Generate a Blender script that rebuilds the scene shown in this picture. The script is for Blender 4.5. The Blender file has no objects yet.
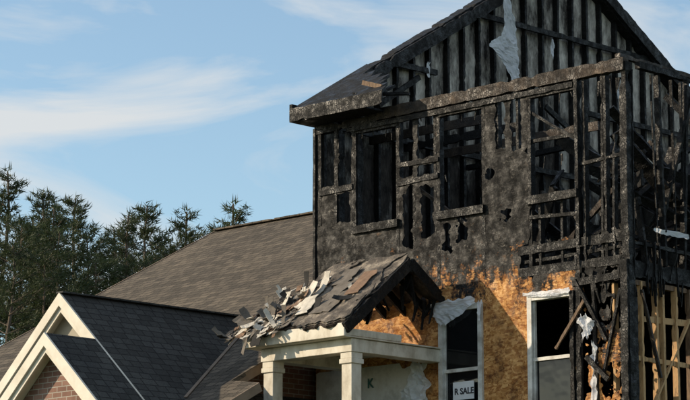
import bpy, math, random
from mathutils import Vector, noise, Matrix
random.seed(7)
R=random.Random(11)
D=bpy.data; SC=bpy.context.scene
SC.view_settings.view_transform='Standard'; SC.view_settings.look='None'; SC.view_settings.exposure=0

# ---------------------------------------------------------------- materials
class NT:
    def __init__(s,name,rough=.8,spec=.3):
        s.m=D.materials.new(name); s.m.use_nodes=True; s.t=s.m.node_tree; s.n=s.t.nodes
        s.b=s.n['Principled BSDF']; s.b.inputs['Roughness'].default_value=rough
        s.b.inputs['Specular IOR Level'].default_value=spec
        s.tc=s.n.new('ShaderNodeTexCoord')
    def link(s,a,b): s.t.links.new(a,b)
    def mp(s,scale=(1,1,1),loc=(0,0,0),src=None):
        m=s.n.new('ShaderNodeMapping'); m.inputs['Scale'].default_value=scale; m.inputs['Location'].default_value=loc
        s.link(src or s.tc.outputs['Object'],m.inputs['Vector']); return m.outputs[0]
    def noise(s,sc,det=5,ro=.6,vec=None,dist=0):
        x=s.n.new('ShaderNodeTexNoise'); x.inputs['Scale'].default_value=sc; x.inputs['Detail'].default_value=det
        x.inputs['Roughness'].default_value=ro; x.inputs['Distortion'].default_value=dist
        s.link(vec or s.tc.outputs['Object'],x.inputs['Vector']); return x.outputs['Fac']
    def vor(s,sc,vec=None,out='Color',feat='F1'):
        x=s.n.new('ShaderNodeTexVoronoi'); x.inputs['Scale'].default_value=sc; x.feature=feat
        s.link(vec or s.tc.outputs['Object'],x.inputs['Vector']); return x.outputs[out]
    def ramp(s,fac,stops):
        r=s.n.new('ShaderNodeValToRGB'); e=r.color_ramp.elements
        while len(e)<len(stops): e.new(.5)
        for i,(p,c) in enumerate(stops):
            e[i].position=p; e[i].color=(c[0],c[1],c[2],1) if hasattr(c,'__len__') else (c,c,c,1)
        s.link(fac,r.inputs['Fac']); return r.outputs['Color']
    def mix(s,f,a,b,mode='MIX'):
        m=s.n.new('ShaderNodeMix'); m.data_type='RGBA'; m.blend_type=mode
        for sock,v in ((m.inputs[0],f),(m.inputs[6],a),(m.inputs[7],b)):
            if isinstance(v,(int,float)): sock.default_value=v
            elif isinstance(v,tuple): sock.default_value=(*v,1)
            else: s.link(v,sock)
        return m.outputs[2]
    def math(s,op,a,b=0.0,c=None,clamp=False):
        m=s.n.new('ShaderNodeMath'); m.operation=op; m.use_clamp=clamp
        for sock,v in zip(m.inputs,(a,b,c)):
            if v is None: continue
            if isinstance(v,(int,float)): sock.default_value=v
            else: s.link(v,sock)
        return m.outputs[0]
    def sep(s,v=None):
        x=s.n.new('ShaderNodeSeparateXYZ'); s.link(v or s.tc.outputs['Object'],x.inputs[0]); return x.outputs
    def comb(s,x,y,z=0.0):
        c=s.n.new('ShaderNodeCombineXYZ')
        for sock,v in zip(c.inputs,(x,y,z)):
            if isinstance(v,(int,float)): sock.default_value=v
            else: s.link(v,sock)
        return c.outputs[0]
    def col(s,c):
        if isinstance(c,tuple): s.b.inputs['Base Color'].default_value=(*c,1)
        else: s.link(c,s.b.inputs['Base Color'])
        return s
    def bump(s,h,st=.5,d=.02):
        b=s.n.new('ShaderNodeBump'); b.inputs['Strength'].default_value=st; b.inputs['Distance'].default_value=d
        s.link(h,b.inputs['Height']); s.link(b.outputs[0],s.b.inputs['Normal']); return s
    def translucent(s,f,c):
        t=s.n.new('ShaderNodeBsdfTranslucent'); t.inputs[0].default_value=(*c,1); m=s.n.new('ShaderNodeMixShader'); m.inputs[0].default_value=f
        s.link(s.b.outputs[0],m.inputs[1]); s.link(t.outputs[0],m.inputs[2]); s.link(m.outputs[0],s.n['Material Output'].inputs[0]); return s

def simple(name,c1,c2,sc=6,rough=.8,bump=.3,bd=.01,stretch=(1,1,1),spec=.3,c3=None,trans=0):
    n=NT(name,rough,spec); v=n.mp(stretch); f=n.noise(sc,6,.65,v)
    st=[(.32,c1),(.62,c2)] if c3 is None else [(.3,c1),(.52,c2),(.68,c3)]
    n.col(n.ramp(f,st)); n.bump(n.noise(sc*4,4,.6,v),bump,bd)
    if trans: n.translucent(trans,c2)
    return n.m

def charmat(name,a,b,c,cr=.55):
    # alligatored char: cracked blocks, some ash-grey, uneven sheen
    n=NT(name,.5,.3); w=n.mp((1,1,.7),src=n.mix(.06,n.tc.outputs['Object'],n.vor(9)))
    e=n.vor(26,w,'Distance','DISTANCE_TO_EDGE'); crack=n.ramp(e,[(.0,0.0),(.09,1.0)])
    f=n.noise(4,7,.68)
    base=n.ramp(f,[(.36,a),(.58,b),(.76,c)])
    n.col(n.mix(1.0,base,n.mix(cr,(1,1,1),crack),'MULTIPLY'))
    n.link(n.ramp(n.noise(7,4,.7),[(.35,.36),(.6,.85)]),n.b.inputs['Roughness'])
    n.bump(n.mix(.45,crack,n.noise(34,5,.7)),.6,.014); return n.m
M_char=charmat('charred_wood',(.0025,.0025,.0025),(.007,.0065,.006),(.05,.044,.038))
M_charb=charmat('scorched_wood',(.014,.011,.009),(.055,.041,.031),(.17,.125,.09),.3)
M_wood=simple('framing_lumber',(.36,.2,.085),(.52,.33,.16),5,.75,.3,.005,(6,6,1),c3=(.14,.08,.04))
M_soaked=simple('smoked_lumber',(.05,.03,.018),(.16,.10,.06),6,.75,.3,.005,(6,6,1),c3=(.26,.18,.11))
M_black=simple('soot_black',(.003,.003,.003),(.01,.009,.009),4,.9,.5)
M_white=simple('weathered_white_trim',(.38,.33,.25),(.64,.59,.49),4,.6,.15,.004,(1,1,.6),c3=(.72,.68,.59))
M_trim=simple('painted_rake_trim',(.54,.49,.40),(.70,.66,.57),2,.55,.1,.003)
M_pvc=simple('white_vinyl',(.36,.33,.29),(.70,.69,.65),5,.45,.1,.003)
M_cloth=simple('torn_plastic_sheet',(.74,.76,.8),(.9,.92,.95),4,.45,.7,.03,trans=.4)
M_siding=simple('tan_siding',(.3,.26,.2),(.36,.32,.25),2,.7,.1)
M_brtrim=simple('brown_trim',(.16,.12,.085),(.24,.18,.13),3,.7,.1)

# charred / raw OSB sheathing
n=NT('burned_osb_sheathing',.7,.25)
X,Y,Z=n.sep()
vv=n.mp((1.0,1.7,1),src=n.comb(n.math('ADD',X,n.math('MULTIPLY',n.noise(7,2),.25)),Z,0.0))
def chipval(sc,seed=0):
    v=n.mp((1,1,1),(seed,0,0),vv); cs=n.n.new('ShaderNodeSeparateColor'); n.link(n.vor(sc,v,'Color'),cs.inputs[0]); return cs.outputs
c1=chipval(23); c2=chipval(40,4.0)
osb=n.ramp(c1[0],[(0,(.32,.13,.035)),(.45,(.52,.26,.085)),(1,(.74,.44,.18))])
osb=n.mix(.85,osb,n.ramp(n.noise(3.2,9,.8),[(.38,(.16,.09,.055)),(.47,(.7,.6,.5)),(.58,(1.05,1,.97))]),'MULTIPLY')
cv=n.math('MULTIPLY_ADD',c2[1],.22,n.math('MULTIPLY_ADD',c1[2],.12,n.math('MULTIPLY',n.noise(6,10,.8),.95)))
ch=n.ramp(cv,[(.48,(.003,.003,.003)),(.66,(.012,.0115,.011)),(.76,(.038,.036,.033)),(.87,(.16,.15,.135)),(.95,(.34,.32,.29))])
ch=n.mix(.9,ch,n.ramp(n.noise(1.5,8,.72,n.mp((1,1,.8),(5,0,2))),[(.36,(.14,.135,.13)),(.5,(.5,.48,.46)),(.62,(1.25,1.22,1.17))]),'MULTIPLY')
br=n.ramp(n.noise(11,8,.75),[(.35,(.03,.015,.009)),(.6,(.2,.085,.03))])
bn=n.noise(1.2,10,.78,n.mp((1.7,1,1),(3.1,0,1.7)))
h=n.math('MULTIPLY_ADD',Z,1.0,-5.62)
h=n.math('MULTIPLY_ADD',bn,4.2,n.math('ADD',h,-2.1))
h=n.math('MULTIPLY_ADD',c1[1],.3,n.math('ADD',h,-.15))
rt=n.math('MULTIPLY',n.math('MAXIMUM',n.math('ADD',X,1.05),0.0),1.5)
h=n.math('ADD',h,rt)
f1=n.math('MULTIPLY_ADD',h,4.5,.75,clamp=True)
f2=n.math('MULTIPLY_ADD',h,5.5,-.1,clamp=True)
c=n.mix(f1,osb,br); c=n.mix(f2,c,ch)
spots=n.ramp(n.noise(2.6,9,.82,n.mp((1,1,1),(9,4,2))),[(.61,0.0),(.66,1.0)])
c=n.mix(n.math('MULTIPLY',spots,.4),c,(.22,.12,.06))
n.col(c); n.bump(n.mix(.6,n.noise(22,9,.75),n.math('ADD',c1[0],c2[0])),.65,.022)
n.link(n.ramp(n.noise(5,4,.7),[(.35,.4),(.6,.9)]),n.b.inputs['Roughness']); M_osb=n.m

# brick
def brickmat(name,c1,c2,mort,ux='X'):
    n=NT(name,.9,.2); X,Y,Z=n.sep(); u=X if ux=='X' else Y
    b=n.n.new('ShaderNodeTexBrick'); n.link(n.comb(u,Z,0.0),b.inputs['Vector'])
    b.inputs['Scale'].default_value=1; b.inputs['Brick Width'].default_value=.215; b.inputs['Row Height'].default_value=.078
    b.inputs['Mortar Size'].default_value=.007; b.inputs['Mortar Smooth'].default_value=.2; b.inputs['Bias'].default_value=0
    b.inputs['Color1'].default_value=(*c1,1); b.inputs['Color2'].default_value=(*c2,1); b.inputs['Mortar'].default_value=(*mort,1)
    n.col(n.mix(.6,b.outputs['Color'],n.ramp(n.noise(5,5),[(.3,(.6,.6,.6)),(.65,(1,1,1))]),'MULTIPLY'))
    n.bump(n.math('SUBTRACT',1.0,b.outputs['Fac']),.6,.01); return n.m
M_brick=brickmat('red_brick',(.20,.11,.085),(.36,.22,.17),(.42,.39,.34))
M_brickY=brickmat('red_brick_return_shaded',(.16,.075,.05),(.22,.12,.08),(.3,.27,.23),'Y')  # darker copy of the red brick, side-wall shade put into the colour

def shingle(name,cols,along,k):
    n=NT(name,.95,.12); X,Y,Z=n.sep(); u=X if along=='X' else Y
    b=n.n.new('ShaderNodeTexBrick'); v=n.comb(u,n.math('MULTIPLY',Z,k),0.0); n.link(v,b.inputs['Vector'])
    b.inputs['Scale'].default_value=1; b.inputs['Brick Width'].default_value=.26; b.inputs['Row Height'].default_value=.145
    b.offset=.37; b.offset_frequency=3; b.squash=.75; b.squash_frequency=2
    b.inputs['Mortar Size'].default_value=.012; b.inputs['Mortar Smooth'].default_value=.5; b.inputs['Bias'].default_value=0
    b.inputs['Color1'].default_value=(*cols[0],1); b.inputs['Color2'].default_value=(*cols[1],1); b.inputs['Mortar'].default_value=(*cols[2],1)
    c=n.mix(.8,b.outputs['Color'],n.ramp(n.noise(40,4,.8),[(.3,(.5,.5,.5)),(.7,(1.3,1.27,1.22))]),'MULTIPLY')
    c=n.mix(.7,c,n.ramp(n.noise(.8,7,.7),[(.3,(.62,.62,.64)),(.7,(1.2,1.16,1.1))]),'MULTIPLY')
    n.col(c); n.bump(n.mix(.5,n.noise(60,3,.7),b.outputs['Fac']),.5,.01); return n.m
M_shW=shingle('brown_shingles',((.17,.146,.118),(.092,.082,.069),(.045,.041,.036)),'X',2.13)
M_shG=shingle('charcoal_shingles',((.085,.087,.085),(.055,.056,.055),(.03,.03,.03)),'Y',1.49)
M_shP=simple('burned_shingles',(.035,.031,.028),(.13,.11,.09),5.0,.9,.9,.03,c3=(.33,.28,.22))
M_flake=[simple('shingle_scrap_%d'%i,c,tuple(min(1,x*1.7) for x in c),8,.9,.5) for i,c in enumerate([(.02,.019,.018),(.10,.087,.073),(.38,.35,.30),(.14,.09,.06)])]

# insulation / drywall backing of the gable wall
n=NT('sooty_wall_insulation',.95,.1); X,Y,Z=n.sep()
a=n.noise(2.2,7,.7,n.mp((1,1.2,.45))); b_=n.noise(11,6,.7,n.mp((1,1,.4)))
light=n.ramp(b_,[(.3,(.30,.27,.24)),(.65,(.74,.69,.61))])
dark=n.ramp(b_,[(.3,(.010,.009,.009)),(.7,(.08,.07,.062))])
ff=n.math('MULTIPLY_ADD',a,4.8,-2.15)
ff=n.math('ADD',ff,n.math('MINIMUM',n.math('MULTIPLY',n.math('ADD',Z,-8.8),.5),.3),clamp=True)
n.col(n.mix(ff,dark,light)); n.bump(b_,1,.04); M_ins=n.m

n=NT('window_glass',.04,.3); n.col((.008,.009,.010)); n.bump(n.noise(2.5,2),.15,.02); M_glass=n.m
n=NT('sign_lettering',.6); n.col((.04,.04,.05)); M_ink=n.m
n=NT('wrap_print',.6); n.col((.05,.14,.13)); M_print=n.m
M_sign=simple('sign_board',(.6,.62,.66),(.74,.75,.78),3,.5,.05)
M_wrap=simple('house_wrap',(.42,.4,.36),(.70,.69,.66),2.5,.6,.5,.02,c3=(.6,.58,.53))
n=NT('grass',.95,.1); n.col(n.ramp(n.noise(2,8,.7),[(.3,(.035,.055,.018)),(.7,(.09,.11,.04))])); n.bump(n.noise(30,4),.6,.05); M_grass=n.m
M_bark=simple('pine_bark',(.07,.055,.04),(.17,.13,.1),4,.95,.8,.03,(4,4,1))
n=NT('pine_needles',.6,.3); oi=n.n.new('ShaderNodeObjectInfo')
n.col(n.mix(n.math('MULTIPLY',oi.outputs['Random'],.5),n.ramp(n.noise(1.2,6,.75),[(.3,(.016,.030,.012)),(.5,(.040,.058,.022)),(.68,(.11,.115,.042))]),(.045,.05,.026)))
n.translucent(.2,(.06,.085,.03)); M_need=n.m

# ---------------------------------------------------------------- house frame
def frame(name):
    e=D.objects.new(name,None); SC.collection.objects.link(e)
    e.location=(3.9,35.0,1.6); e.rotation_euler=(0,0,math.atan2(-.7014,.7129)); return e
house=frame('burned_house')
def addobj(name,verts,faces,mats,parent=house,midx=None,smooth=False):
    me=D.meshes.new(name); me.from_pydata([tuple(v) for v in verts],[],faces); me.update()
    o=D.objects.new(name,me); SC.collection.objects.link(o)
    for m in (mats if isinstance(mats,list) else [mats]): me.materials.append(m)
    if midx: me.polygons.foreach_set('material_index',midx)
    if smooth: me.polygons.foreach_set('use_smooth',[True]*len(me.polygons))
    if parent: o.parent=parent
    return o
class MB:
    def __init__(s): s.v=[];s.f=[];s.i=[]
    def quadbox(s,x0,x1,y0,y1,z0,z1,mi=0):
        k=len(s.v); s.v+=[(x,y,z) for z in (z0,z1) for y in (y0,y1) for x in (x0,x1)]
        for f in ((0,2,3,1),(4,5,7,6),(0,1,5,4),(1,3,7,5),(3,2,6,7),(2,0,4,6)): s.f.append(tuple(k+q for q in f)); s.i.append(mi)
    def stick(s,p0,p1,w,t,jit=0,seg=0,mi=0,up=(0,1,0),taper=1):
        p0=Vector(p0);p1=Vector(p1);d=(p1-p0);L=d.length;d.normalize();u=Vector(up)
        if abs(d.dot(u))>.95: u=Vector((1,0,0))
        a=d.cross(u).normalized(); b=a.cross(d).normalized()
        seg=seg or (max(1,int(L/.06)) if jit else 1); k=len(s.v); sd=R.uniform(0,900)
        for i in range(seg+1):
            q=i/seg; c=p0.lerp(p1,q); sc=1+(taper-1)*q
            if jit:
                n1=noise.noise(Vector((q*L*.7,sd,0))); c=c+a*n1*jit*.7
                bite=max(0,noise.noise(Vector((q*L*4.5,sd,5)))-.3)*1.3
                sc*=1-bite
            for m,(sa,sb) in enumerate(((-1,-1),(1,-1),(1,1),(-1,1))):
                s.v.append(c+a*(sa*w/2*sc+R.uniform(-jit,jit)*.22)+b*(sb*t/2*sc+R.uniform(-jit,jit)*.22))
        for i in range(seg):
            for j in range(4): s.f.append((k+i*4+j,k+i*4+(j+1)%4,k+i*4+4+(j+1)%4,k+i*4+4+j)); s.i.append(mi)
        s.f.append((k+3,k+2,k+1,k)); e=k+seg*4; s.f.append((e,e+1,e+2,e+3)); s.i+=[mi,mi]
    def poly(s,pts,mi=0):
        k=len(s.v); s.v+=[Vector(p) for p in pts]; s.f.append(tuple(range(k,k+len(pts)))); s.i.append(mi)
    def make(s,name,mats,parent=house): return addobj(name,s.v,s.f,mats,parent,s.i)
def bevel(o,w=.006):
    m=o.modifiers.new('b','BEVEL'); m.width=w; m.segments=2; m.limit_method='ANGLE'; return o
def fbm(x,y,s,seed=0): return noise.fractal(Vector((x*s,y*s,seed)),.9,2.1,5)
def rectsd(x,z,r):
    dx=max(r[0]-x,x-r[1]); dz=max(r[2]-z,z-r[3])
    return max(dx,dz) if dx<0 and dz<0 else math.hypot(max(dx,0),max(dz,0)) if (dx>0 or dz>0) else max(dx,dz)
def sheet(name,u0,u1,v0,v1,st,field,mp,mat,thick=0,smooth=False):
    nu=int(round((u1-u0)/st)); nv=int(round((v1-v0)/st)); vs=[];fs=[];key={}
    F=[[field(u0+i*st,v0+j*st) for j in range(nv+1)] for i in range(nu+1)]
    def gv(k,u,v):
        if k not in key: key[k]=len(vs); vs.append(mp(u,v))
        return key[k]
    for i in range(nu):
        for j in range(nv):
            c=((i,j),(i+1,j),(i+1,j+1),(i,j+1)); val=[F[a][b] for a,b in c]
            if max(val)<=0: continue
            pl=[]
            for k in range(4):
                a=c[k];b=c[(k+1)%4];fa=val[k];fb=val[(k+1)%4]
                if fa>0: pl.append(gv(a,u0+a[0]*st,v0+a[1]*st))
                if (fa>0)!=(fb>0):
                    t=fa/(fa-fb); ek=(a,b) if a<b else (b,a)
                    pl.append(gv(ek,u0+(a[0]+(b[0]-a[0])*t)*st,v0+(a[1]+(b[1]-a[1])*t)*st))
            if len(pl)>2: fs.append(tuple(pl))
    o=addobj(name,vs,fs,mat,smooth=smooth)
    if thick: m=o.modifiers.new('s','SOLIDIFY'); m.thickness=thick; m.offset=0
    return o

# ---------------------------------------------------------------- main facade sheathing
holes=[(-5.99,-5.68,7.5,8.36,.025),(-5.6,-5.3,7.45,8.36,.03),(-5.66,-5.34,6.9,7.36,.03),
 (-5.22,-4.37,6.8,8.3,.01),
 (-4.3,-4.02,7.42,8.3,.03),(-3.93,-3.56,7.67,8.3,.025),(-3.93,-3.56,7.4,7.56,.025),(-4.24,-4.0,6.35,7.26,.06),(-3.88,-3.58,6.45,7.24,.06),
 (-3.48,-2.65,6.8,8.25,.01),(-2.39,-2.2,7.58,8.36,.03),(-2.08,-1.88,7.52,8.36,.03),
 (-3.42,-3.27,6.18,6.62,.08),(-3.13,-2.97,6.32,6.68,.08),
 (-1.76,.3,6.12,8.8,.06),(-1.93,.3,5.68,6.1,.06),
 (-3.48,-2.67,3.4,5.35,.0),(-1.77,-.94,3.4,5.35,.01),
 (-.84,-.5,4.2,5.5,.25),(-.34,-.1,4.8,5.55,.18),(-.42,-.16,3.6,4.3,.18),(-.95,-.7,3.4,5.2,.12),(-7,1,8.36,9,.03)]
def ff(x,z):
    m=1
    nz=fbm(x,z,8.5,3.3)
    for h in holes:
        m=min(m,rectsd(x,z,h)+h[4]*nz*1.3)
    if z>6 and x>-2.7: m=min(m, .12-(.5*fbm(x,z,2.2,8.)-.12) )
    return m
def fmap(x,z):
    b=-.012+.010*fbm(x,z,2.4,1.)*(1 if z>5.6 else .3)
    return (x,b,z)
sheet('front_wall_sheathing',-6.08,0,.2,8.46,.028,ff,fmap,M_osb,.014)

# framing of the front wall
st=MB()
xs=[-6.04]+[-6.04+.405*i for i in range(1,15)]+[-.04]
openx=[(-5.22,-4.37),(-3.48,-2.65),(-1.71,-.9)]
for x in xs:
    inw=any(a+.02<x<b-.02 for a,b in openx)
    if inw:
        st.stick((x,.05,5.7),(x,.05,6.72),.04,.09,.01)
    else:
        st.stick((x+R.uniform(-.02,.02),.05,5.7),(x+R.uniform(-.02,.02),.05,8.4),.045,.09,.014)
for a,b in openx:
    for x in (a-.03,b+.03): st.stick((x,.03,5.7),(x,.03,8.4),.06,.10,.01)
    st.stick((a-.06,-.03,6.74),(b+.06,-.03,6.74),.12,.09,.01)
    st.stick((a-.04,.02,8.3),(b+.04,.02,8.3),.12,.09,.01)
for x0,x1 in ((-6.0,-5.28),): 
    for x in (x0,x0+.35,x1): st.stick((x,.02,6.9),(x,.02,8.4),.055,.09,.01)
st.stick((-.02,.03,.2),(-.02,.03,8.5),.12,.12,.02)
st.stick((-.85,-.02,6.0),(-.85,-.02,8.42),.06,.06,.02)
for x in (-.45,-.25): st.stick((x,.05,5.7),(x+.03,.05,8.4 if x<-.3 else 7.5),.04,.08,.02)
for z,x0,x1 in ((6.03,-1.97,.05),(5.72,-1.97,.05)):
    st.stick((x0,-.0,z),(x1,-.0,z+R.uniform(-.02,.02)),.13,.05,.02)
st.stick((-1.9,.04,5.87),(0,.04,5.9),.05,.05,.02)
st.stick((-4.34,-.025,7.34),(-3.5,-.025,7.36),.08,.04,.012); st.stick((-4.34,-.02,7.62),(-3.5,-.02,7.6),.07,.04,.012)
st.stick((-6.0,-.025,7.41),(-5.28,-.025,7.43),.09,.04,.012)
st.stick((-1.74,-.01,6.5),(-.9,-.01,6.45),.05,.05,.016); st.stick((-1.74,.03,7.62),(-.9,.03,7.6),.05,.05,.016)
st.stick((-1.74,.02,8.05),(-.86,.02,7.5),.04,.04,.014)
st.stick((-.9,.02,7.15),(0,.02,7.2),.05,.05,.016)
st.stick((-6.1,-.015,5.2),(-6.1,-.015,8.45),.05,.07,.006)
for p,q,w in (((-.88,-.02,3.4),(-.86,-.02,5.6),.09),((-.55,-.0,3.4),(-.6,-.04,5.6),.06),((-.9,-.06,5.5),(-.35,-.05,4.6),.05),((-.05,-.03,3.4),(-.03,-.05,5.7),.12),((-.45,-.03,4.1),(-.1,-.04,5.3),.04),((-.95,-.04,5.46),(0,-.04,5.5),.1),((-.7,-.08,4.4),(-.3,-.1,4.05),.07)): st.stick(p,q,w,.05,.024)
for i in range(30):
    p=Vector((R.uniform(-.9,0),R.uniform(-.07,.02),R.uniform(4.3,6.2))); st.stick(p,p+Vector((R.uniform(-.12,.12),R.uniform(-.05,.05),-R.uniform(.08,.4))),R.uniform(.015,.05),.02,.012,taper=.4)
for i in range(40):
    a,b=R.choice(openx+[(-4.3,-3.5),(-6,-5.3),(-.9,0),(-.9,0)]); p=Vector((R.uniform(a,b),R.uniform(-.02,.09),R.choice((8.3,8.3,7.35,6.1)))); st.stick(p,p+Vector((R.uniform(-.04,.04),0,-R.uniform(.06,.25))),R.uniform(.015,.04),.02,.01,taper=.3)
st.make('wall_framing',[M_char])
tp=MB()
tp.stick((-4.75,.01,8.47),(.02,.01,8.47),.18,.13,.018)
tp.stick((-.1,-.02,8.6),(.02,1.6,8.52),.06,.1,.014)
tp.make('top_plate_beam',[M_charb])
tp=MB()
tp.stick((-6.1,.02,8.42),(-4.75,.02,8.42),.13,.12,.014)
tp.stick((-5.4,-.03,8.32),(-.9,-.03,8.32),.08,.05,.02)
tp.stick((.0,0.3,8.5),(.0,12,8.5),.1,.09,.014)
tp.make('charred_plates',[M_char])

# first floor studs, behind the sheathing and the exposed right side wall
sw=MB()
b=0.3
while b<11.9:
    sw.stick((-.02,b,.5),(-.02+R.uniform(-.04,.02),b+R.uniform(-.05,.05),5.42),.045,.09,.005,up=(1,0,0),mi=R.choice((0,0,0,0,1,2))); b+=R.choice((.17,.3,.3,.24))
sw.stick((-.03,.1,4.35),(-.03,2.0,4.33),.07,.04,.004); sw.stick((-.03,.1,3.2),(-.03,4,3.2),.07,.04,.004)
sw.stick((-.05,.15,5.4),(-.05,5,5.4),.07,.09,.004,mi=2)
sw.stick((-.01,.5,3.7),(-.0,1.5,5.2),.05,.03,.004,mi=0); sw.stick((-.04,.2,4.9),(-.04,1.6,4.95),.09,.03,.004,mi=0); sw.stick((.03,.25,5.3),(.06,.6,4.1),.05,.03,.01,mi=1)
sw.stick((-1.2,-.14,4.55),(-.74,-.06,5.2),.045,.03,.008,mi=2)
sw.stick((-.28,.05,.5),(-.28,.05,5.4),.04,.09,.004)
sw.make('side_wall_studs',[M_wood,M_charb,M_soaked])
sc=MB(); b=.02
while b<11.9:
    if R.random()<.85: sc.stick((-.03,b,5.7),(-.03+R.uniform(-.1,.1),b+R.uniform(-.05,.05),8.45 if R.random()<.6 else R.uniform(6.5,8)),.045,.09,.02,up=(1,0,0))
    b+=.42
sc.stick((0,0,5.58),(0,12,5.58),.24,.05,.014,up=(1,0,0)); sc.stick((0,.02,5.95),(0,3,5.9),.05,.05,.02,up=(1,0,0))
sc.stick((.0,.1,3.0),(.0,.1,5.5),.12,.05,.02,up=(1,0,0))
for i in range(22):
    b=R.uniform(.0,1.7); sc.stick((.02,b,R.choice((5.5,6.0,8.4,5.5))),(.03,b+R.uniform(-.1,.1),R.uniform(5.0,5.3) if i%3 else 5.8),R.uniform(.02,.08),.02,.014,taper=.4)
sc.make('side_wall_charred_studs',[M_char])

# floors & interior
fl=MB()
fl.quadbox(-6.0,-.06,.1,11.9,5.62,5.66)
for i in range(30): fl.quadbox(-6.0,-.06,.12+i*.4,.16+i*.4,5.38,5.618)
fl.quadbox(-6.0,-.06,.1,11.9,2.5,2.7)
fl.quadbox(-6.04,-.06,11.95,12.0,.3,8.5)
fl.quadbox(-6.0,-.1,3.2,3.3,2.7,5.37); fl.quadbox(-2.4,-2.3,3.3,11.9,2.7,5.37)
fl.quadbox(-6.09,-6.01,.0,12.0,.3,5.66)
fl.make('floors_and_partitions',[M_black])

# ---------------------------------------------------------------- left gable end wall seen from inside
def rz(b): return 8.97+.6*b if b<6 else 16.17-.6*b
def gf(b,z): return min(rz(b)-.1-z,z-5.6)
sheet('gable_wall_backing',0,12,5.64,12.5,.12,gf,lambda b,z:(-6.06+.02*fbm(b,z,3,2.),b,z),M_ins,.02)
gs=MB(); b=.05
while b<12:
    gs.stick((-5.99,b,5.66),(-5.99+R.uniform(-.01,.01),b+R.uniform(-.03,.03),rz(b)-.15),.05,.1,.014,up=(1,0,0)); b+=.405
for z,b0,b1 in ((8.5,0,12),(10.95,3.4,8.6),(9.75,1.4,2.6),(9.7,6.2,9.9)): gs.stick((-5.93,b0,z),(-5.93,b1,z+.02),.09,.06,.014,up=(1,0,0))
for (b0,b1) in ((-.42,6.0),(6.0,12.4)):
    z0,z1=(rz(b0),rz(b1))
    gs.stick((-6.0,b0,z0-.12),(-6.0,b1,z1-.12),.24,.3,.018,up=(1,0,0))
    gs.stick((-5.8,b0+.3,z0-.12+(.18 if b0<3 else -.18)),(-5.8,b1,z1-.12),.2,.05,.018,up=(1,0,0))
gs.stick((-5.85,2.1,9.6),(-5.9,1.2,9.0),.04,.09,.014); gs.stick((-5.8,5.2,9.6),(-5.9,8.3,8.2),.05,.09,.014)
gs.make('gable_framing',[M_char])

# second-floor interior partition remains
ip=MB()
for x in [-5.6+.41*i for i in range(9)]: ip.stick((x,3.4,5.66),(x+R.uniform(-.05,.05),3.4,R.choice((8.3,8.3,7.7,7.0))),.04,.09,.014,mi=R.choice((0,0,1)))
ip.stick((-6,3.4,8.3),(-3.6,3.4,8.35),.08,.09,.014)
for b in (1.1,1.9,2.7): ip.stick((-6,b,8.42),(-2.9+R.uniform(-.8,.3),b,8.4),.14,.04,.014,mi=R.choice((0,1)))
ip.make('partition_remains',[M_char,M_charb])

# roof stub left at the eave corner
rs=MB()
def rp(x,b,dz=0): return (x,b,8.97+.6*b+dz)
top=[(-6.16,-.5),(-4.2,-.5),(-4.28,-.33),(-4.38,-.36),(-4.42,-.15),(-4.58,-.18),(-4.62,.05),(-4.75,.0),(-4.8,.3),(-5.0,.22),(-5.1,.45),(-5.3,.4),(-5.5,.7),(-5.7,.62),(-5.8,.95),(-6.16,1.2)]
rs.poly([rp(x,b,.03) for x,b in top]); rs.poly([rp(x,b,-.03) for x,b in reversed(top)])
for i in range(len(top)):
    a=top[i];c=top[(i+1)%len(top)]; rs.poly([rp(*a,-.03),rp(*c,-.03),rp(*c,.03),rp(*a,.03)])
rs.stick((-6.18,-.5,8.6),(-4.2,-.5,8.58),.21,.03,.006)
rs.quadbox(-6.17,-4.6,-.48,-.02,8.49,8.52)
rs.quadbox(-6.2,-6.14,-.49,.3,8.5,8.78)
for x in (-5.75,-5.35,-4.95,-4.55): rs.stick((x,-.42,8.62),(x,.5 if x<-5 else .1,9.12 if x<-5 else 8.9),.12,.04,.014)
rs.stick((-4.9,-.4,8.75),(-4.15,.05,8.72),.04,.09,.014)
rs.make('eave_remnant',[M_char])
rb=MB(); rb.stick((-4.8,-.3,8.93),(-4.4,-.3,8.8),.07,.03,.012); rb.make('peeled_fascia',[M_soaked])

# collapsed rafters in the upper right
db=MB()
for i in range(46):
    x=R.uniform(-5.2,-.1); y=R.uniform(.8,7.5); z=5.75
    L=R.uniform(1.2,3.2); an=R.uniform(.15,1.1); az=R.uniform(0,6.28)
    db.stick((x,y,z+R.uniform(0,.8)),(min(-.05,max(-5.9,x+L*math.cos(an)*math.cos(az))),y+L*math.cos(an)*math.sin(az)*.8,z+L*math.sin(an)),R.choice((.05,.09,.14)),.045,.018,mi=R.choice((0,0,0,0,1)))
for p,q,w in (((-.9,.8,8.1),(-.2,2.6,6.3),.14),((-1.3,1.2,7.6),(.1,1.8,6.9),.1),((-.6,.6,7.3),(.15,2.2,6.9),.16),((-1.0,.5,6.2),(-.1,1.9,7.7),.09),((-.3,.4,5.9),(0,2.5,6.8),.18),((-1.2,2.5,8.6),(0,3.0,7.2),.1),((-.2,.9,6.1),(.1,1.4,8.2),.09),((-.5,.2,6.9),(.1,1.9,6.2),.12),((-2.2,1.2,7.9),(-.1,2.0,6.4),.2),((-.4,.3,7.6),(0,1.6,6.3),.22),((-.7,1.0,6.2),(0,2.4,7.9),.2)):
    db.stick(p,q,w,.05,.02)
for i in range(110):
    p=Vector((R.uniform(-1.8,.05),R.uniform(.4,2.8),R.uniform(5.7,7.4))); q=p+Vector((R.uniform(-.5,.5),R.uniform(-.5,.5),R.uniform(-.4,.5))); q.x=min(q.x,.1)
    db.stick(p,q,R.uniform(.03,.24),.03,.02)
db.make('collapsed_rafters',[M_char,M_charb])
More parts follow.
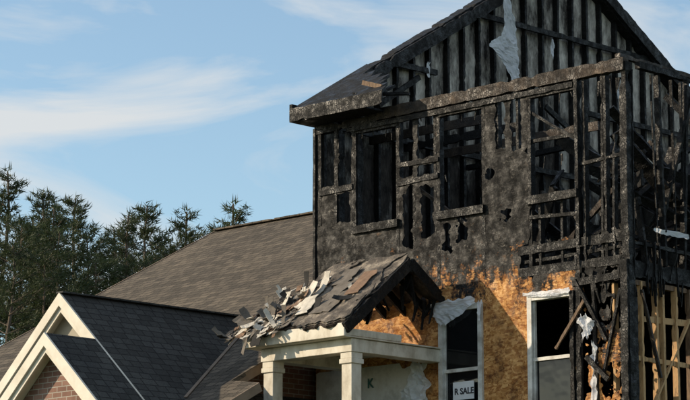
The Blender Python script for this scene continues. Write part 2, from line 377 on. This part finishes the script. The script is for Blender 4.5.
def rag(name,rows,axis,off,mat,amp=.05,edge=.035):
    v=[];f=[]; nc=11; rr=[]
    for i in range(len(rows)-1):
        for k in range(5):
            t=k/5; rr.append([rows[i][m]*(1-t)+rows[i+1][m]*t for m in range(3)])
    rr.append(list(rows[-1])); sd=R.uniform(0,99)
    for i,(z,a,b) in enumerate(rr):
        a+=edge*noise.noise(Vector((z*9,sd,0)))*1.6+R.uniform(-edge,edge)*.35; b+=edge*noise.noise(Vector((z*9,sd,7)))*1.6+R.uniform(-edge,edge)*.35
        for j in range(nc):
            q=j/(nc-1); u=a+(b-a)*q; d=off+amp*noise.noise(Vector((u*4,z*3,sd)))+amp*.8*(abs(noise.noise(Vector((u*12+z*5,z*6,sd))))*2-.5)
            zz=z+(R.uniform(-edge,edge) if i in (0,len(rr)-1) else R.uniform(-.008,.008))
            v.append((d,u,zz) if axis=='x' else (u,d,zz))
    for i in range(len(rr)-1):
        for j in range(nc-1): k=i*nc+j; f.append((k,k+1,k+nc+1,k+nc))
    return addobj(name,v,f,mat)
rag('side_wall_plastic_rag',[(6.20,.55,1.3),(6.16,.5,1.35),(6.13,.7,1.3)],'x',.06,M_cloth,.03,.01)
rag('torn_house_wrap',[(11.5,3.98,4.14),(11.1,4.02,4.25),(10.8,4.08,4.38),(10.6,3.95,4.38),(10.47,3.72,4.38),(10.36,3.68,4.4),(10.26,3.9,4.41),(10.1,4.1,4.43),(9.94,4.18,4.42),(9.82,4.26,4.36)],'x',-5.7,M_cloth,.05,.025)
for i,(b,z,l) in enumerate(((2.35,9.9,.25),(5.5,10.85,.35),(7.3,10.3,.2),(4.9,9.6,.3),(6.4,9.6,.25))):
    rag('wrap_shred',[(z,b,b+.07),(z-l*.5,b-.01,b+.06),(z-l,b+.03,b+.05)],'x',-5.9,M_cloth,.04,.015)

# ---------------------------------------------------------------- first-floor windows
def window(name,x0,x1,z0,z1,mid,burnt=False):
    w=MB()
    w.quadbox(x0-.05,x0+.03,-.06,.06,z0-.05,z1+.05)
    if burnt: w.stick((x1,-.02,z0),(x1,-.02,z1+.04),.07,.1,.02,mi=1)
    else: w.quadbox(x1-.03,x1+.05,-.06,.06,z0-.05,z1+.05)
    w.quadbox(x0+.032,x1-.032,-.057,.057,z1-.03,z1+.048); w.quadbox(x0+.032,x1-.032,-.057,.057,z0-.048,z0+.03)
    w.quadbox(x0+.032,x1-.032,-.03,.03,mid-.025,mid+.025)
    w.quadbox(x0+.034,x0+.06,-.02,.02,z0+.034,z1-.034)
    if not burnt: w.quadbox(x1-.06,x1-.034,-.02,.02,z0+.034,z1-.034)
    w.make(name+'_frame',[M_pvc,M_char])
    g=MB(); 
    if not burnt: g.quadbox(x0+.062,x1-.062,.0,.006,mid+.03,z1-.03)
    g.quadbox(x0+.062,x1-.062,.02,.026,z0+.03,mid-.03); g.make(name+'_glass',[M_glass])
window('double_hung_window',-3.45,-2.7,3.3,5.32,4.42)
window('double_hung_window_b',-1.74,-.97,3.3,5.32,4.45,True)
rag('window_plastic_flap',[(5.44,-3.62,-2.75),(5.36,-3.6,-2.7),(5.28,-3.5,-2.95),(5.2,-3.5,-3.12),(5.1,-3.42,-3.3)],'y',-.1,M_cloth,.05)
rag('window_plastic_flap_b',[(5.4,-1.8,-1.0),(5.36,-1.82,-.96),(5.32,-1.5,-1.0)],'y',-.09,M_cloth,.03,.015)
rag('window_plastic_shred',[(5.38,-2.72,-2.6),(5.28,-2.7,-2.62),(5.1,-2.69,-2.65)],'y',-.09,M_cloth,.03,.02)
rag('torn_curtain',[(4.6,-.60,-.55),(4.4,-.63,-.53),(4.2,-.6,-.54),(3.9,-.64,-.52),(3.4,-.62,-.54)],'y',-.09,M_cloth,.04)
rag('debris_sheet',[(4.98,-.75,-.66),(4.88,-.82,-.5),(4.78,-.74,-.56),(4.66,-.68,-.62)],'y',-.1,M_cloth,.08)
sign=frame('sale_sign')
s=MB(); s.quadbox(-3.2,-2.8,-.075,-.062,3.98,4.24); s.make('sign_board',[M_sign],sign)
def text(name,txt,x,y,z,size,mat,par):
    cu=D.curves.new(name,'FONT'); cu.body=txt; cu.size=size; cu.extrude=.002; cu.offset=.004
    o=D.objects.new(name,cu); SC.collection.objects.link(o); o.parent=par; o.location=(x,y,z); o.rotation_euler=(math.pi/2,0,0); cu.materials.append(mat); return o
text('sign_lettering','R SALE',-3.17,-.078,4.06,.125,M_ink,sign)

# ---------------------------------------------------------------- porch
pc=MB()
def column(x,y):
    pc.quadbox(x-.1,x+.1,y-.1,y+.1,2.7,4.4); pc.quadbox(x-.125,x+.125,y-.125,y+.125,4.4,4.47); pc.quadbox(x-.112,x+.112,y-.112,y+.112,4.47,4.56)
    pc.quadbox(x-.13,x+.13,y-.13,y+.13,2.55,2.7)
column(-3.6,-1.77); column(-5.2,-1.77)
pc.quadbox(-5.33,-3.47,-1.9,-1.64,4.56,4.75)
pc.quadbox(-3.72,-3.473,-1.638,-.02,4.563,4.747)
pc.quadbox(-5.33,-5.08,-1.638,-.02,4.563,4.747)
pc.quadbox(-5.52,-3.43,-2.09,-2.05,4.76,4.95)
pc.quadbox(-5.5,-3.44,-2.048,-.02,4.753,4.775)
pc.quadbox(-3.47,-3.44,-2.048,-.9,4.778,4.88)
bevel(pc.make('porch_columns_and_beams',[M_white]),.008)
pc=MB(); pc.quadbox(-5.6,-3.3,-2.1,-.02,2.3,2.55); pc.make('porch_slab',[M_siding])
def proof(x,b,dz=0): 
    z=4.95+.8*(b+2.07) if b<-.73 else 6.02-.72*(b+.73)
    return (x,b,z+dz+.022*fbm(x,b,2.5,4.))
def pf(x,b):
    le=-5.55+.55*max(0,(b+2.07)/1.34)
    m=min(x-le,-3.42-x,b+2.1,-.01-b)+.09*(fbm(x,b,4,6.)-.25)
    return m
sheet('porch_roof_deck',-5.8,-3.3,-2.2,0,.035,pf,proof,M_charb,.04)
def pf2(x,b): return min(pf(x,b), .14-.9*(fbm(x,b,1.6,21.)-.32)*(1.2 if x<-4.6 else .5))
sheet('porch_shingle_layer',-5.8,-3.3,-2.2,-.73,.03,pf2,lambda x,b:proof(x,b,.04+.015*max(0,fbm(x,b,5,2.))),M_shP,.012)
def pf3(x,b): return min(pf(x,b), .06-.9*(fbm(x,b,1.9,43.)-.12))
sheet('porch_shingle_layer_b',-5.8,-3.3,-2.2,-.73,.03,pf3,lambda x,b:proof(x,b,.07+.025*max(0,fbm(x,b,3.5,9.))),M_shP,.01)
pr=MB()
for a,c in (((-3.42,-2.08,4.87),(-3.42,-.73,5.95)),((-3.42,-.73,5.95),(-3.42,.0,5.43))):
    pr.stick(a,c,.16,.06,.018,up=(1,0,0))
for x in (-3.8,-4.2,-4.6,-5.0):
    pr.stick((x,-2.0,4.86),(x,-.73,5.88),.12,.04,.014,up=(1,0,0)); pr.stick((x,-.73,5.88),(x,0,5.36),.12,.04,.014,up=(1,0,0))
pr.stick((-5.0,-.73,5.9),(-3.4,-.73,5.9),.16,.05,.016)
for i in range(14):
    b=R.uniform(-1.6,-.05); z=(4.95+.8*(b+2.07) if b<-.73 else 6.02-.72*(b+.73))-.12
    pr.stick((-3.45+R.uniform(-.4,0),b,z),(-3.5+R.uniform(-.4,0),b+R.uniform(-.1,.1),z-R.uniform(.1,.5)),R.uniform(.03,.12),.03,.02,taper=.5)
pr.make('porch_rafters',[M_char])
sp=MB()
def curl(p,w,l,ang,cv,mi):
    k=len(sp.v); N_=7; fx=Vector((math.cos(ang),math.sin(ang),.0)); fy=Vector((-math.sin(ang),math.cos(ang),.0))
    fx.z=.8*fx.y; fy.z=.8*fy.y; fx.normalize(); fy.normalize(); nn=fx.cross(fy).normalized()
    for i in range(N_+1):
        t=i/N_; bend=cv*t*t*l
        for sgn in (-.5,.5): sp.v.append(p+fx*l*t*(1-.25*cv*cv*t)+nn*bend+fy*w*sgn*R.uniform(.7,1.15)+nn*R.uniform(-.006,.006))
    for i in range(N_): sp.f.append((k+2*i,k+2*i+1,k+2*i+3,k+2*i+2)); sp.i.append(mi)
for i in range(200):
    x=R.uniform(-5.0,-3.5); b=R.uniform(-2.0,-.8)
    if R.random()<.82: x=R.uniform(-5.8,-4.75); b=R.uniform(-2.2,-1.25)
    if x< -5.66+.5*(b+2.07)/1.3-.12: continue
    curl(Vector(proof(x,b,.04+R.uniform(0,.06 if x<-4.8 else .03))),R.uniform(.04,.15),R.uniform(.08,.32),R.uniform(0,6.28),R.choice((0,.1,.2,.4,.7,-.25)),R.choice((0,0,1,1,1,2,2,3)))
for x,b,w,l,a,cv,mi in ((-4.75,-1.75,.2,.5,1.2,.3,2),(-4.6,-1.5,.14,.45,1.5,.35,2),(-4.9,-1.7,.15,.35,.7,.3,3),(-5.45,-2.0,.18,.35,2.9,.3,1),(-4.2,-1.9,.3,.8,1.55,.02,1),(-3.8,-1.6,.3,.6,1.6,.02,3),(-4.3,-1.3,.3,.4,1.6,.05,1),(-5.3,-1.9,.16,.35,4.2,.2,2),(-5.1,-2.1,.2,.3,4.8,-.4,0),(-4.0,-1.9,.2,.5,1.4,.03,1),(-4.5,-1.9,.25,.4,1.7,.15,2),(-5.4,-2.05,.2,.45,3.3,-.35,2),(-5.2,-2.1,.16,.4,4.2,-.5,1)):
    curl(Vector(proof(x,b,.10)),w,l,a,cv,mi)
o=sp.make('porch_roof_scraps',M_flake); m=o.modifiers.new('s','SOLIDIFY'); m.thickness=.008

# house wrap on entry wall
def wf(x,z):
    m=min(x+6.05,-3.72-x+.0,4.62-z,z-.3)
    return m+.12*(fbm(x,z,4,7.7)-.3) if x>-4.3 else m
sheet('entry_house_wrap',-6.1,-3.5,.3,4.9,.05,wf,lambda x,z:(x,-.035+.012*fbm(x,z,3,2.),z),M_wrap,.004)
rag('loose_wrap_flap',[(4.62,-4.0,-3.8),(4.4,-3.98,-3.72),(4.25,-4.1,-3.62),(4.05,-4.2,-3.7),(3.9,-4.3,-3.95),(3.8,-4.28,-4.1)],'y',-.12,M_cloth,.1,.06)
text('house_wrap_print','K',-4.95,-.055,4.3,.2,M_print,house)

# ---------------------------------------------------------------- left wing with brown roof
def slab(name,pts,th,mat):
    nrm=(Vector(pts[1])-Vector(pts[0])).cross(Vector(pts[2])-Vector(pts[0])).normalized()
    if nrm.z<0: nrm=-nrm
    m=MB(); t=[Vector(p) for p in pts]; u=[p-nrm*th for p in t]
    m.poly(t); m.poly(list(reversed(u)))
    for i in range(len(t)): j=(i+1)%len(t); m.poly([t[i],u[i],u[j],t[j]])
    return m.make(name,[mat])
def wz(b): return 5.48+.53*b if b<=6 else 11.84-.53*b
slab('wing_roof_slope',[(-14.9,-3.2,wz(-3.2)),(-6.12,-3.2,wz(-3.2)),(-6.12,6,wz(6)),(-14.9,6,wz(6))],.06,M_shW)
slab('wing_roof_corner',[(x,b,wz(b)-.003) for x,b in ((-6.12,-3.2),(-4.78,-3.2),(-4.78,-2.45),(-5.58,-2.25),(-5.62,-.03),(-6.12,-.03))],.06,M_shW)
slab('wing_roof_back',[(-14.9,6.001,wz(6)),(-6.12,6.001,wz(6)),(-6.12,15,wz(15)),(-14.9,15,wz(15))],.06,M_shW)
w=MB()
w.quadbox(-14.6,-4.95,-2.8,-2.6,.3,wz(-2.8)-.08)
w.quadbox(-14.6,-6.2,14.4,14.6,.3,wz(14.4)-.1)
w.make('wing_brick_wall',[M_brick])
w=MB(); 
for x in (-14.6,-6.25):
    k=[(x,-2.8,.3),(x,14.4,.3),(x,14.4,wz(14.4)-.1),(x,6,wz(6)-.1),(x,-2.8,wz(-2.8)-.1)]
    w.poly(k)
w.make('wing_end_walls',[M_brickY])
w=MB(); w.stick((-14.93,-3.2,wz(-3.2)-.07),(-14.93,6,wz(6)-.07),.15,.03,up=(1,0,0))
w.stick((-14.9,-3.23,wz(-3.2)-.08),(-4.78,-3.23,wz(-3.2)-.08),.13,.04)
w.stick((-4.76,-3.2,wz(-3.2)-.07),(-4.76,-2.45,wz(-2.45)-.07),.13,.03,up=(1,0,0))
w.stick((-5.6,-2.2,wz(-2.2)-.09),(-5.6,-.04,wz(-.04)-.09),.13,.03,up=(1,0,0))
w.make('wing_roof_trim',[M_brtrim])
w=MB(); w.stick((-14.9,6,wz(6)+.01),(-6.12,6,wz(6)+.01),.22,.03,.006,up=(0,0,1)); w.make('wing_ridge_cap',[M_shW])

# ---------------------------------------------------------------- front-facing garage gables
P=.9
GX,GZ=-7.83,5.66; IX=-6.98; IZ=GZ-P*(IX-GX)
def gz(x,cx=GX,cz=GZ): return cz-P*abs(x-cx)
xr=-5.45; xl=-10.2
slab('garage_roof_slope_r',[(GX,-3.65,GZ),(xr,-3.65,gz(xr)),(xr,1.0,gz(xr)),(GX,1.0,GZ)],.05,M_shG)
slab('garage_roof_slope_l',[(GX,-3.65,GZ),(xl,-3.65,gz(xl)),(xl,1.0,gz(xl)),(GX,1.0,GZ)],.05,M_shG)
w=MB(); w.stick((GX,-3.66,GZ+.012),(GX,.3,GZ+.012),.16,.025,.006,up=(0,0,1)); w.make('garage_ridge_cap',[M_shG])
il=-8.6
slab('front_gable_slope_r',[(IX,-4.6,IZ),(xr,-4.6,gz(xr)),(xr,-3.652,gz(xr)),(IX,-3.652,IZ)],.05,M_shG)
slab('front_gable_slope_l',[(IX,-4.6,IZ),(il,-4.6,gz(il,IX,IZ)),(il,-3.47,gz(il,IX,IZ)),(IX,-3.47,IZ)],.05,M_shG)
def gablewall(cx,cz,x0,x1,b,mat,name,drop=.12):
    m=MB(); m.poly([(x0,b,.3),(x1,b,.3),(x1,b,gz(x1,cx,cz)-drop),(cx,b,cz-drop),(x0,b,gz(x0,cx,cz)-drop)]); o=m.make(name,[mat])
    s=o.modifiers.new('s','SOLIDIFY'); s.thickness=.1; return o
gablewall(GX,GZ,xl+.3,xr-.3,-3.45,M_siding,'garage_gable_wall')
gablewall(IX,IZ,il+.25,xr-.25,-4.35,M_brick,'front_gable_brick_wall')
def rake(cx,cz,xa,b,name):
    m=MB()
    for e in xa:
        z=gz(e,cx,cz)
        for (bb,hh,off,t) in ((b-.02,.19,.0,.035),(b+.02,.1,-.185,.03)):
            v=[(cx,bb,cz+off+.004),(e,bb,z+off+.004),(e,bb,z+off-hh),(cx,bb,cz+off-hh)]
            v2=[(x,y+t,zz) for x,y,zz in v]
            m.poly(v if e<cx else v[::-1]); m.poly(v2[::-1] if e<cx else v2)
            for i in range(4): j=(i+1)%4; m.poly([v[i],v[j],v2[j],v2[i]])
        m.poly([(cx,b+.05,cz-.2),(e,b+.05,z-.2),(e,b+.24,z-.2),(cx,b+.24,cz-.2)])
    return m.make(name,[M_trim])
rake(GX,GZ,(xl,xr),-3.65,'garage_rake_trim'); rake(IX,IZ,(il,xr),-4.6,'front_gable_rake_trim')
w=MB(); w.poly([(xr-.2,-4.35,.3),(xr-.2,-2.8,.3),(xr-.2,-2.8,gz(xr-.2)-.1),(xr-.2,-4.35,gz(xr-.2)-.1)]); w.make('garage_side_wall',[M_brickY])
w=MB(); p0=Vector((GX,(GZ-5.48)/.53,GZ+.02)); e=-6.0; ze=gz(e); p1=Vector((e,(ze-5.48)/.53,ze+.02)); w.stick(p0,p1,.05,.012,up=(0,0,1)); w.make('valley_flashing',[M_brtrim])

# ---------------------------------------------------------------- ground
def gh(x,y):
    t=min(1,max(0,(y-3)/22)); return 3.75*t*t*(3-2*t)
v=[];f=[]; ys=[-200,-60,-20,-5]+[i*1.5 for i in range(0,24)]+[45,60,90,130,200,400,900]; xs_=[-800,-300,-120,-60,-30,-15,0,15,30,60,120,300,800]
for y in ys:
    for x in xs_: v.append((x,y,gh(x,y)))
nx=len(xs_)
for i in range(len(ys)-1):
    for j in range(nx-1): k=i*nx+j; f.append((k,k+1,k+nx+1,k+nx))
addobj('ground',v,f,M_grass,None)

# ---------------------------------------------------------------- pines
def pinemesh(name,seed,H=14,dens=1.0,wid=2.6,spire=.6):
    r=random.Random(seed); v=[];f=[];mi=[]
    def tube(p,q,r0,r1,n=6):
        k=len(v); d=(q-p).normalized(); a=d.orthogonal().normalized(); b=d.cross(a)
        for c,rr in ((p,r0),(q,r1)):
            for i in range(n): an=i*6.2832/n; v.append(c+a*math.cos(an)*rr+b*math.sin(an)*rr)
        for i in range(n): f.append((k+i,k+(i+1)%n,k+n+(i+1)%n,k+n+i)); mi.append(0)
    tp=[Vector((noise.noise(Vector((z*.2,seed,0)))*.5,noise.noise(Vector((z*.2,seed,9)))*.5,z)) for z in [H*i/12 for i in range(13)]]
    for i in range(12): tube(tp[i],tp[i+1],.2*(1-i/12.5)+.02,.2*(1-(i+1)/12.5)+.02)
    def tuft(c,dr,s):
        for _ in range(int(11*dens)):
            d=(dr*.6+Vector((r.gauss(0,1),r.gauss(0,1),r.gauss(0,.7)+.25))*.65).normalized()
            w=d.cross(Vector((r.gauss(0,1),r.gauss(0,1),r.gauss(0,1)))).normalized()*s*.075
            k=len(v); o=c+Vector((r.gauss(0,1),r.gauss(0,1),r.gauss(0,.6)))*s*.28
            v.extend((o-w,o+w,o+d*s)); f.append((k,k+1,k+2)); mi.append(1)
    z=H*.3
    while z<H*.985:
        q=(z-H*.3)/(H*.7); rad=wid*((1-q)**spire)*(.5+.5*min(1,q*5))*r.uniform(.45,1.3)+.15
        nb=r.randint(4,5)
        for i in range(nb):
            if r.random()<.15: continue
            an=r.uniform(0,6.283); L=rad*r.uniform(.5,1.3); rise=r.uniform(-.02,.3)+q*.4
            base=tp[min(12,int(z/H*12))].copy(); base.z=z
            d=Vector((math.cos(an),math.sin(an),rise)).normalized(); tip=base+d*L
            tube(base,tip,.035*(1-q*.6),.008,4)
            ns=max(2,int(L/.24))
            for j in range(ns):
                t=(j+.6)/ns
                if t<.3: continue
                c=base.lerp(tip,t)+Vector((0,0,.12*t*t*L))
                tuft(c,d+Vector((0,0,.3)),.24)
                sd=d.cross(Vector((0,0,1)))*r.choice((-1,1))
                sl=L*.38*(1.15-t)*r.uniform(.5,1.4)
                tuft(c+(sd+d*.5)*sl,sd+d,.24)
        z+=r.uniform(.26,.52)*(1 if q<.8 else .6)
    tuft(Vector((tp[12].x,tp[12].y,H)),Vector((0,0,1)),.3)
    me=D.meshes.new(name); me.from_pydata([tuple(p) for p in v],[],f); me.materials.append(M_bark); me.materials.append(M_need)
    me.polygons.foreach_set('material_index',mi); return me
PM=[pinemesh('pine_mesh_a',1,14,1.0,2.5,.6),pinemesh('pine_mesh_b',5,14,1.0,2.3,.62),pinemesh('pine_mesh_c',9,14,1.4,3.1,.48)]
def pine(px,py,Yd,k,rot):
    q=math.radians(10.57)+math.atan((200-py)/2573); zt=Yd*math.tan(q)+1.6
    X_=(px-345)/2573*(Yd*1.017); o=D.objects.new('pine_tree',PM[k]); SC.collection.objects.link(o)
    h=zt-3.75; s_=h/14; o.location=(X_,Yd,3.75); o.scale=(s_*1.0,s_*1.0,s_); o.rotation_euler=(0,0,rot)
TR=[(3,172,80,0),(-18,195,78,2),(40,194,84,1),(22,226,76,2),(54,210,79,0),(78,200,88,1),(64,232,74,2),(112,230,90,1),(132,216,86,0),(150,206,92,1),(172,240,95,2),(188,211,96,0),(212,228,90,1),(234,205,98,0),(126,260,78,2),(148,256,100,2),(212,250,100,2),(95,262,76,2),(10,244,72,2),(46,252,73,2),(-35,215,84,2),(185,262,105,2),(84,238,80,2),(30,218,86,2)]
for i,(px,py,Yd,k) in enumerate(TR): pine(px,py,Yd,k,i*1.37)

# ---------------------------------------------------------------- light, sky, camera
ex=Vector((.7129,-.7014,0)); ey=Vector((.7014,.7129,0))
sd=(ex*-.70+ey*-.62+Vector((0,0,.36))).normalized()
L=D.lights.new('sun','SUN'); L.energy=5; L.angle=math.radians(.5); L.color=(1,.83,.61)
lo=D.objects.new('sun',L); SC.collection.objects.link(lo); lo.rotation_euler=sd.to_track_quat('Z','Y').to_euler(); lo.location=(-30,0,40)
W=D.worlds.new('World'); SC.world=W; W.use_nodes=True; t=W.node_tree; N=t.nodes
bg=N['Background']; sky=N.new('ShaderNodeTexSky'); sky.sky_type='NISHITA'; sky.sun_disc=False
sky.sun_elevation=math.asin(sd.z); sky.sun_rotation=math.atan2(sd.x,sd.y)%(2*math.pi); sky.dust_density=.6; sky.ozone_density=1.5
tc=N.new('ShaderNodeTexCoord'); mp=N.new('ShaderNodeMapping'); mp.inputs['Scale'].default_value=(1,1,3.0); mp.inputs['Location'].default_value=(1.3,.0,.9); mp.inputs['Rotation'].default_value=(0,.22,0)
t.links.new(tc.outputs['Generated'],mp.inputs[0])
nz=N.new('ShaderNodeTexNoise'); nz.inputs['Scale'].default_value=8; nz.inputs['Detail'].default_value=8; nz.inputs['Roughness'].default_value=.55; nz.inputs['Distortion'].default_value=.7
t.links.new(mp.outputs[0],nz.inputs['Vector'])
rp_=N.new('ShaderNodeValToRGB'); rp_.color_ramp.elements[0].position=.45; rp_.color_ramp.elements[1].position=.64; rp_.color_ramp.elements[0].color=(.08,.08,.08,1); rp_.color_ramp.elements[1].color=(.92,.92,.92,1)
t.links.new(nz.outputs['Fac'],rp_.inputs[0])
tn=N.new('ShaderNodeMix'); tn.data_type='RGBA'; tn.blend_type='MULTIPLY'; tn.inputs[0].default_value=1; t.links.new(sky.outputs[0],tn.inputs[6]); tn.inputs[7].default_value=(1.26,1.38,1.38,1)
mx=N.new('ShaderNodeMix'); mx.data_type='RGBA'; t.links.new(rp_.outputs[0],mx.inputs[0]); t.links.new(tn.outputs[2],mx.inputs[6]); mx.inputs[7].default_value=(5.7,5.85,5.9,1)
t.links.new(mx.outputs[2],bg.inputs[0]); bg.inputs[1].default_value=.13
cam=D.cameras.new('camera'); cam.lens=2573/690*36; cam.sensor_width=36; cam.clip_end=3000
co=D.objects.new('camera',cam); SC.collection.objects.link(co); co.location=(0,0,1.6); co.rotation_euler=(math.pi/2+math.atan(480/2573),0,0); SC.camera=co
